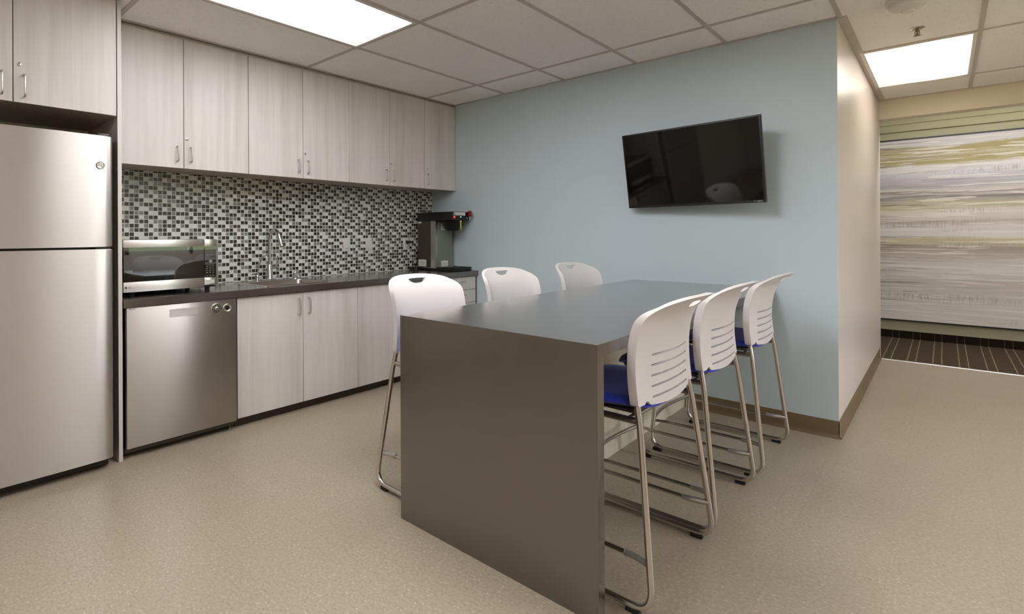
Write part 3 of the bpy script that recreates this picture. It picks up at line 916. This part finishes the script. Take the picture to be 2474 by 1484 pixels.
b = bm_new(); add_box(b, MX, MX+.002, ysm+.006, MY1-.022, MZ0+.018, gz0-.012, .001, 1); obj('open_button', b, M['steel_mw'], mp)
for xx in (-.56, -.24):
    for yy in (MY0+.05, MY1-.05):
        b = bm_new(); add_lathe(b, [(0, CZ1), (.013, CZ1), (.015, MZ0-.004)], (xx, yy, 0), n=14); obj('foot', b, M['rubber_bk'], t)

# ------------------------------------------------------------------ coffee brewer
t = thing('coffee_brewer', 'commercial coffee brewer with black head and steel column in the counter corner', 'coffee maker', (-.38, -.15, CZ1))
Y0, Y1 = -.268, -.040
b = bm_new()
add_box(b, -.615, -.375, Y0, Y1, CZ1+.012, 1.320, .004, 2)
col_ = obj('column', b, M['steel'], t)
b = bm_new(); add_box(b, -.612, -.440, Y0-.0015, Y0, CZ1+.03, 1.318); obj('side_cover', b, plain('dark_side_cover', lin(86,78,68), .4, .6), t, label='dark grey side cover')
b = bm_new(); add_box(b, -.375, -.372, Y0+.03, Y1-.004, CZ1+.03, 1.318); obj('front_cover', b, plain('grey_green_cover', lin(128,132,122), .4, .3), t)
b = bm_new()
add_box(b, -.620, -.155, Y0-.006, Y1+.006, 1.322, 1.402, .006, 2)
hd = obj('head', b, M['black'], t)
b = bm_new(); add_box(b, -.155, -.1535, Y0+.016, Y1-.060, 1.368, 1.396)
for k in range(3): add_box(b, -.1535, -.1532, Y0+.045, Y1-.085, 1.374+k*.006, 1.376+k*.006, mi=1)
add_box(b, -.1535, -.1532, Y0+.022, Y0+.036, 1.372, 1.392, mi=1)
obj('label', b, [M['paper'], M['grey_pl']], hd, label='white printed label')
b = bm_new(); add_lathe(b, [(.009, 0), (.009, .005), (.006, .007), (0, .0072)], (-.155, Y0+.022, 1.352), 'x', 18); obj('brew_light', b, M['led_red'], hd, label='glowing red indicator')
b = bm_new(); add_lathe(b, [(.0055, 0), (.0055, .003), (0, .004)], (-.155, Y0+.108, 1.354), 'x', 14); obj('ready_light', b, M['led_green'], hd, label='glowing green indicator')
b = bm_new(); add_lathe(b, [(.005, 0), (.005, .003), (0, .004)], (-.155, Y1-.036, 1.343), 'x', 14); obj('button', b, M['white_pl'], hd)
b = bm_new(); add_box(b, -.155, -.120, Y1-.022, Y1-.006, 1.358, 1.412, .004, 2); obj('faucet_handle', b, M['red'], hd, label='red hot-water lever')
b = bm_new(); add_tube(b, [(-.138, Y1-.014, 1.358), (-.138, Y1-.014, 1.322)], .006, 10); obj('water_spout', b, M['chrome'], hd)
b = bm_new(); add_lathe(b, [(.105, 1.321), (.107, 1.314), (.100, 1.306), (.062, 1.236), (.056, 1.232), (.020, 1.226), (0, 1.226)], (-.262, (Y0+Y1)/2, 0), n=32)
for k in range(24):
    a = 2*PI*k/24
    add_tube(b, [(-.262+.098*math.cos(a), (Y0+Y1)/2+.098*math.sin(a), 1.304), (-.262+.064*math.cos(a), (Y0+Y1)/2+.064*math.sin(a), 1.238)], .003, 5)
obj('brew_funnel', b, M['black'], t)
b = bm_new(); add_box(b, -.157, -.153, Y0+.100, Y0+.118, 1.300, 1.322, .003, 2); add_box(b, -.157, -.153, Y0+.102, Y0+.116, 1.236, 1.296, .005, 2)
add_box(b, -.156, -.154, Y0+.107, Y0+.111, 1.29, 1.31); obj('tag', b, M['yellow'], t, label='yellow hang tag')
b = bm_new()
add_box(b, -.620, -.140, Y0-.006, Y1+.006, CZ1, CZ1+.022, .003, 2)
add_box(b, -.360, -.135, Y0-.006, Y0+.006, CZ1+.022, CZ1+.034, .002); add_box(b, -.360, -.135, Y1-.006, Y1+.006, CZ1+.022, CZ1+.034, .002); add_box(b, -.147, -.135, Y0-.006, Y1+.006, CZ1+.022, CZ1+.034, .002)
bs = obj('base', b, M['black'], t)
b = bm_new()
for k in range(9): add_box(b, -.350, -.150, Y0+.020+k*.022, Y0+.026+k*.022, CZ1+.022, CZ1+.028)
obj('drip_grate', b, M['darkgrey'], bs)
def sticker(name, pts_box, lines, face, mats):
    b = bm_new(); add_box(b, *pts_box)
    for l in lines: add_box(b, *l, mi=1)
    return obj(name, b, mats, t)
ys_ = Y0-.0015
sticker('sticker', (-.606, -.500, ys_-.0006, ys_, CZ1+.035, CZ1+.100), [(-.590, -.520, ys_-.001, ys_-.0006, CZ1+.052+k*.013, CZ1+.055+k*.013) for k in range(3)], 'y', [M['paper'], M['grey_pl']])
sticker('sticker', (-.608, -.566, ys_-.0006, ys_, 1.300, 1.316), [], 'y', [M['paper'], M['grey_pl']])
xs_ = -.372
sticker('sticker', (xs_, xs_+.0006, Y0+.07, Y0+.160, CZ1+.036, CZ1+.090), [(xs_+.0006, xs_+.001, Y0+.085, Y0+.145, CZ1+.045+k*.010, CZ1+.047+k*.010) for k in range(3)], 'x', [M['paper'], M['grey_pl']])
sticker('sticker', (xs_, xs_+.0006, Y0+.070, Y0+.135, 1.235, 1.300), [(xs_+.0006, xs_+.001, Y0+.08, Y0+.125, 1.245+k*.011, 1.250+k*.011) for k in range(4)], 'x', [M['paper'], M['ink']])
b = bm_new()
oy, oz = -.357, 1.124
add_box(b, XW+.0095, XW+.040, oy-.012, oy+.012, oz-.012, oz+.012, .004)
add_tube(b, [(XW+.036, oy, oz), (XW+.062, oy+.012, oz-.004)], [.009, .005], 10)
add_tube(b, fillet([(XW+.060, oy+.012, oz-.004), (XW+.075, oy+.050, oz-.030), (XW+.070, oy+.085, oz-.075), (XW+.060, oy+.110, oz-.14), (XW+.055, oy+.092, oz-.20), (XW+.06, oy+.055, CZ1+.012), (XW+.050, oy+.115, CZ1+.006), (XW+.072, oy+.125, CZ1+.020)], .03, 5), .0042, 8)
obj('power_cord', b, M['black'], t)
# the bundled slack of the cord on the counter
b = bm_new()
for k in range(3):
    pts = [(XW+.045+.006*k+.018*math.cos(a), -.325+.030*math.sin(a), CZ1+.006+.009*k) for a in [2*PI*q/16 for q in range(16)]]
    add_tube(b, pts, .0042, 8, cyclic=True)
obj('cord_bundle', b, M['black'], t)

# ------------------------------------------------------------------ television
t = thing('television', 'flat black television tilted downward on the blue wall', 'television', (1.8835, -.17, 1.6348))
W_, H_ = .9096, .523
# local axes: x right, y = out of the screen is -y, z up
R_tv = Matrix.Rotation(-.10, 4, 'Z') @ Matrix.Rotation(.18, 4, 'X')
def tvobj(name, b, mat, parent=None, **k):
    bmesh.ops.transform(b, matrix=R_tv, verts=list(b.verts))
    return obj(name, b, mat, parent or t, world=False, **k)
b = bm_new(); add_box(b, -W_/2, W_/2, 0, .026, -H_/2, H_/2, .003, 2); add_box(b, -.30, .30, .026, .052, -.20, .16, .008, 2)
tb = tvobj('body', b, M['black'])
b = bm_new(); add_box(b, -W_/2+.010, W_/2-.010, -.0012, .001, -H_/2+.018, H_/2-.010)
tvobj('screen', b, plain('dark_screen', lin(14,12,12), .045), label='glossy dark screen')
b = bm_new(); t2 = text_bm('VIZIO', .0135, .0006); merge(b, t2, 0, Matrix.Translation((W_/2-.034, -.0006, -H_/2+.0095)) @ M_NY)
add_prism(b, [(W_/2-.066, -H_/2+.015), (W_/2-.062, -H_/2+.015), (W_/2-.059, -H_/2+.0075), (W_/2-.061, -H_/2+.006)], -.0010, -.0004, 'y')
tvobj('logo', b, M['silver_print'], label='small pale lettering')
b = bm_new()
add_box(b, -.17, .17, .130, .170, -.13, .10, .004); add_box(b, -.12, -.09, .045, .135, -.08, .06); add_box(b, .09, .12, .045, .135, -.08, .06)
obj('wall_bracket', b, M['dark'], t, world=False)

# ------------------------------------------------------------------ peninsula table
TX0, TX1, TY0, TZ = 1.431, 2.345, -2.254, .856
t = thing('peninsula_table', 'dark brown waterfall peninsula table running out from the blue wall', 'table', ((TX0+TX1)/2, TY0/2, 0))
b = bm_new(); add_box(b, TX0, TX1, TY0, -.001, TZ-.040, TZ); obj('tabletop', b, M['brown'], t)
b = bm_new(); add_box(b, TX0, TX1, TY0, TY0+.040, 0, TZ-.040); obj('end_panel', b, M['brown'], t)
b = bm_new(); add_box(b, 1.780, 1.798, TY0+.0405, -.001, 0, TZ-.0405); obj('support_panel', b, M['cream_lam'], t, label='cream laminate support panel under the top')

# ------------------------------------------------------------------ stools
# local frame: +x towards the front of the stool, origin on the floor at the rear end of the sled
def shell_mesh():
    """moulded back: outline with handle and slots, cut into a grid and bent"""
    HW, ZB, ZT = .234, .628, .989
    def hw(z): return HW
    out = []
    # bottom edge from left to right, with notches beside the sleeve legs
    W0 = hw(ZB)
    out += [(-W0, ZB+.012), (-W0+.004, ZB+.006), (-.198, ZB+.008), (-.194, ZB+.012), (-.186, ZB+.016), (-.178, ZB+.015), (-.170, ZB+.006), (-.16, ZB+.000)]
    for k in range(1, 12): 
        u = -.16+.32*k/12
        out.append((u, ZB-.012*math.cos(u/.16*PI/2)))
    out += [(.16, ZB), (.170, ZB+.006), (.178, ZB+.015), (.186, ZB+.016), (.194, ZB+.012), (.198, ZB+.008), (W0-.004, ZB+.006), (W0, ZB+.012)]
    # right side up, superelliptic top, left side down
    zs_ = [ZB+.02+.0192*k for k in range(1, 13)]
    for z in zs_: out.append((hw(z), z))
    zc = zs_[-1]; wc = hw(zc); hh = ZT-zc
    N = 34
    for k in range(1, N):
        a = k/N*PI
        ca, sa = math.cos(a), math.sin(a)
        out.append((wc*abs(ca)**(2/2.85)*(1 if ca > 0 else -1), zc+hh*abs(sa)**(2/3.1)))
    for z in reversed(zs_): out.append((-hw(z), z))
    holes = []
    hd = [(-.055, .9695), (-.028, .9705), (0, .971), (.028, .9705), (.055, .9695), (.057, .966), (.050, .957), (.038, .9495), (.021, .9455), (0, .9445), (-.021, .9455), (-.038, .9495), (-.050, .957), (-.057, .966)]
    holes.append(hd)
    for k in range(5):
        z0 = .651+.0350*k; L_ = .150
        up = [( -L_+2*L_*q/12, z0+.0035) for q in range(13)]
        dn = [( L_-2*L_*q/12, z0-.0035) for q in range(13)]
        holes.append(up+[(L_+.003, z0)]+dn+[(-L_-.003, z0)])
    bm = bmesh.new()
    edges = []
    for lp in [out]+holes:
        vs = [bm.verts.new((u, z, 0)) for u, z in lp]
        for k in range(len(vs)): edges.append(bm.edges.new((vs[k], vs[(k+1) % len(vs)])))
    bmesh.ops.triangle_fill(bm, use_beauty=True, use_dissolve=False, edges=edges)
    bmesh.ops.dissolve_limit(bm, angle_limit=.01, verts=list(bm.verts), edges=[e for e in bm.edges if not e.is_boundary], use_dissolve_boundaries=False)
    for k in range(-11, 12):
        bmesh.ops.bisect_plane(bm, geom=list(bm.verts)+list(bm.edges)+list(bm.faces), plane_co=(k*.022, 0, 0), plane_no=(1,0,0), dist=1e-5)
    for k in range(20):
        bmesh.ops.bisect_plane(bm, geom=list(bm.verts)+list(bm.edges)+list(bm.faces), plane_co=(0, .62+.0193*k, 0), plane_no=(0,1,0), dist=1e-5)
    bmesh.ops.recalc_face_normals(bm, faces=list(bm.faces))
    return bm, hw, ZB, ZT

LK = ((.62, .0565), (.72, .0594), (.80, .0539), (.87, .0386), (.93, .0078), (.99, -.0661))
def lean(z):
    z = min(max(z, LK[0][0]), LK[-1][0])
    sl = [(LK[k+1][1]-LK[k][1])/(LK[k+1][0]-LK[k][0]) for k in range(5)]
    m = [0] + [(sl[k]+sl[k+1])/2 for k in range(4)] + [sl[4]*1.15]
    for k in range(5):
        if z <= LK[k+1][0]+1e-9: break
    h = LK[k+1][0]-LK[k][0]; t = (z-LK[k][0])/h
    return (2*t**3-3*t*t+1)*LK[k][1] + (t**3-2*t*t+t)*h*m[k] + (3*t*t-2*t**3)*LK[k+1][1] + (t**3-t*t)*h*m[k+1]

def shell_x(u, z):
    """position of the back surface along local x"""
    return lean(z) + (.0236+.0282*(z-.63)/.35)*(abs(u)/.25)**2

def build_shell(parent):
    bm, hw, ZB, ZT = shell_mesh()
    T = .022
    def edge_t(u, z):
        return T
    faces = list(bm.faces)
    front = bmesh.new()
    mpF, mpB = {}, {}
    for v in bm.verts:
        u, z = v.co.x, v.co.y
        x = shell_x(u, z)
        # surface normal for offset
        n = Vector((1, 0, 0))
        p = Vector((x, u, z))
        # the plate thins towards its middle and keeps a deep rolled rim
        d = min(hw(z)-abs(u), ZT-z)
        th = .011 + .018*math.exp(-(max(0, d)/.030)**2)
        mpB[v] = front.verts.new(p)
        mpF[v] = front.verts.new(p+n*th)
    for f in faces:
        front.faces.new([mpB[v] for v in f.verts]); front.faces.new([mpF[v] for v in reversed(f.verts)])
    rim = []
    for e in bm.edges:
        if e.is_boundary:
            a, c = e.verts
            q = front.faces.new((mpB[a], mpB[c], mpF[c], mpF[a]))
            u = (a.co+c.co)/2
            rim.append(q)
    bm.free()
    bmesh.ops.recalc_face_normals(front, faces=list(front.faces))
    return obj('backrest', front, M['white_pl'], parent, world=False, smooth_angle=38)

def rod(pts, r, rr=.0, seg=6): 
    return fillet(pts, rr, seg) if rr else pts

def make_stool(label):
    s = thing('counter_stool', label, 'stool', (0,0,0), 0, 'white sled-base stools round the peninsula')
    build_shell(s)
    # seat pad: rounded, dished, waterfall front
    b = bm_new()
    nx, ny = 14, 14
    def seat(u, v, top):
        # u along x 0..1, v -1..1
        x = .062+.438*u
        wy = .228-.020*(2*u-1)**2*.6
        k = 1-.10*max(0, abs(v)-.6)/.4*abs(2*u-1)**2
        y = wy*v*k
        edge = max(abs(v), abs(2*u-1))
        a_ = 2*u-1
        y *= math.sqrt(1-.30*a_*a_*a_*a_); x = .281+(x-.281)*math.sqrt(1-.22*v*v*v*v)
        z = .648 - .012*(1-v*v)*math.sin(PI*u)*.6 - .030*max(0, u-.72)**2/.0784 - .014*max(0, .22-u)/.22
        roll = .020*max(0, edge-.86)/.14
        if top: return (x, y, z-roll*roll/.020)
        return (x+(.5-u)*.03, y*.95, .604-.022*max(0, u-.72)**2/.0784+.012*max(0, edge-.8)/.2)
    grid = {}
    for tb_ in (1, 0):
        for i in range(nx+1):
            for j in range(ny+1):
                uu = .5-.5*math.cos(PI*i/nx); vv = -math.cos(PI*j/ny)
                grid[tb_, i, j] = b.verts.new(seat(uu, vv, tb_))
    for tb_ in (1, 0):
        for i in range(nx):
            for j in range(ny):
                b.faces.new((grid[tb_, i, j], grid[tb_, i+1, j], grid[tb_, i+1, j+1], grid[tb_, i, j+1]))
    per = [(i, 0) for i in range(nx)]+[(nx, j) for j in range(ny)]+[(i, ny) for i in range(nx, 0, -1)]+[(0, j) for j in range(ny, 0, -1)]
    for k in range(len(per)):
        a, c = per[k], per[(k+1) % len(per)]
        b.faces.new((grid[1, a[0], a[1]], grid[1, c[0], c[1]], grid[0, c[0], c[1]], grid[0, a[0], a[1]]))
    st = obj('seat', b, M['fabric'], s, world=False, smooth_angle=55, label='royal blue upholstered seat pad')
    b = bm_new(); add_box(b, .11, .44, -.19, .19, .594, .606, .004); obj('seat_pan', b, M['darkgrey'], st, world=False)
    r = .0112
    for sg in (-1, 1):
        b = bm_new()
        p = [(.0885, sg*.220, .656), (.0885, sg*.220, .632), (.076, sg*.227, .570), (.013, sg*.280, .0205), (.575, sg*.280, .0205), (.530, sg*.232, .584), (.090, sg*.222, .584)]
        add_tube(b, fillet(p[:6]+[p[6]], [.02, .05, .075, .075, .06], 8), r, 12)
        leg = obj('side_frame', b, M['tube'], s, world=False)
        for xa in (.055, .515):
            b = bm_new(); add_box(b, xa, xa+.045, sg*.280-.011, sg*.280+.011, 0, .016, .003); obj('rubber_glide', b, M['rubber_bk'], leg, world=False)
        # low side stretcher with a clear sleeve near the rear leg
        ya = sg*.262
        b = bm_new(); add_tube(b, fillet([(.027, sg*.263, .158), (.085, sg*.247, .158), (.49, sg*.247, .158), (.563, sg*.266, .158)], .02, 4), .0078, 10); sr = obj('stretcher', b, M['tube'], s, world=False)
        b = bm_new(); add_tube(b, [(.040, sg*.2595, .158), (.085, sg*.248, .158), (.120, sg*.247, .158)], .0105, 12); obj('sleeve', b, M['clear'], sr, world=False, label='clear plastic sleeve')
    # curved footrest between the front legs
    b = bm_new()
    pts = [(.563+.044*math.cos(y/.262*PI/2), y, .170-.012*math.cos(y/.262*PI/2)) for y in [-.262+.524*k/18 for k in range(19)]]
    add_tube(b, pts, .0095, 12); obj('footrest', b, M['tube'], s, world=False)
    b = bm_new(); add_tube(b, fillet([(.12, -.222, .584), (.12, -.10, .584), (.12, .10, .584), (.12, .222, .584)], .02, 4), .009, 10); obj('cross_rail', b, M['tube'], s, world=False)
    b = bm_new(); add_tube(b, [(.43, -.226, .584), (.43, .226, .584)], .009, 10); obj('cross_rail', b, M['tube'], s, world=False)
    return s

stools = [ # x of sled rear, y centre, heading, label
    (2.477, -1.846, PI-.012, 'stool on the corridor side of the table, nearest the camera'),
    (2.480, -1.250, PI-.004, 'middle stool of the three on the corridor side of the table'),
    (2.492, -.574, PI+.0, 'stool on the corridor side of the table, closest to the blue wall'),
    (1.117, -1.861, -.024, 'stool on the kitchen side, pulled out beside the table end panel'),
    (1.127, -1.1665, -.042, 'middle stool of the three on the kitchen side of the table'),
    (1.157, -.4165, -.050, 'stool on the kitchen side, closest to the blue wall'),
]
proto = make_stool('proto')
for k, (x, y, rz, lab) in enumerate(stools):
    o = proto if k == 0 else copy_tree(proto)
    o.location = (x, y, 0); o.rotation_euler = (0, 0, rz); o['label'] = 'white-backed '+lab

# ------------------------------------------------------------------ world, camera
w = bpy.data.worlds.new('World'); SC.world = w; w.use_nodes = True
nt = w.node_tree; nt.nodes.clear()
tc = nt.nodes.new('ShaderNodeTexCoord'); sp = nt.nodes.new('ShaderNodeSeparateXYZ')
rp = nt.nodes.new('ShaderNodeValToRGB'); bg = nt.nodes.new('ShaderNodeBackground'); ow = nt.nodes.new('ShaderNodeOutputWorld')
nt.links.new(tc.outputs['Generated'], sp.inputs[0])
mr = nt.nodes.new('ShaderNodeMapRange'); mr.inputs[1].default_value = -1; mr.inputs[2].default_value = 1
nt.links.new(sp.outputs[2], mr.inputs[0]); nt.links.new(mr.outputs[0], rp.inputs['Fac'])
e = rp.color_ramp.elements
e[0].position = .54; e[0].color = (.13, .155, .085, 1); e[1].position = .66; e[1].color = (.75, .85, 1, 1)
nt.links.new(rp.outputs['Color'], bg.inputs['Color']); bg.inputs['Strength'].default_value = 4.0
nt.links.new(bg.outputs[0], ow.inputs['Surface'])

cam = bpy.data.cameras.new('camera'); co = bpy.data.objects.new('camera', cam); COL.objects.link(co); SC.camera = co
IW, IH = 2474, 1484
F, CXp, CYp = 1271.8225, 1122.0596, 565.5929
yaw, pit, rol = math.radians(42.3555), 0.0, math.radians(-.2645)
fwd = Vector((-math.sin(yaw), math.cos(yaw), 0)); rt = Vector((math.cos(yaw), math.sin(yaw), 0)); up = rt.cross(fwd)
r2 = rt*math.cos(rol)+up*math.sin(rol); u2 = -rt*math.sin(rol)+up*math.cos(rol)
co.matrix_world = Matrix(((r2.x, u2.x, -fwd.x, 3.1272), (r2.y, u2.y, -fwd.y, -3.7101), (r2.z, u2.z, -fwd.z, 1.197), (0,0,0,1)))
cam.sensor_fit = 'HORIZONTAL'; cam.sensor_width = 36
cam.lens = 36*F/IW
cam.shift_x = (IW/2-CXp)/IW
cam.shift_y = (CYp-IH/2)/IW
cam.clip_start = .05; cam.clip_end = 100

vs = SC.view_settings
vs.view_transform = 'Standard'; vs.look = 'None'; vs.gamma = 1; vs.exposure = 1.24; vs.use_curve_mapping = False
SC.cycles.max_bounces = 10; SC.cycles.diffuse_bounces = 6; SC.cycles.glossy_bounces = 5; SC.cycles.transmission_bounces = 6
SC.cycles.sample_clamp_indirect = 6; SC.cycles.caustics_reflective = False; SC.cycles.caustics_refractive = False
SC.cycles.use_denoising = True
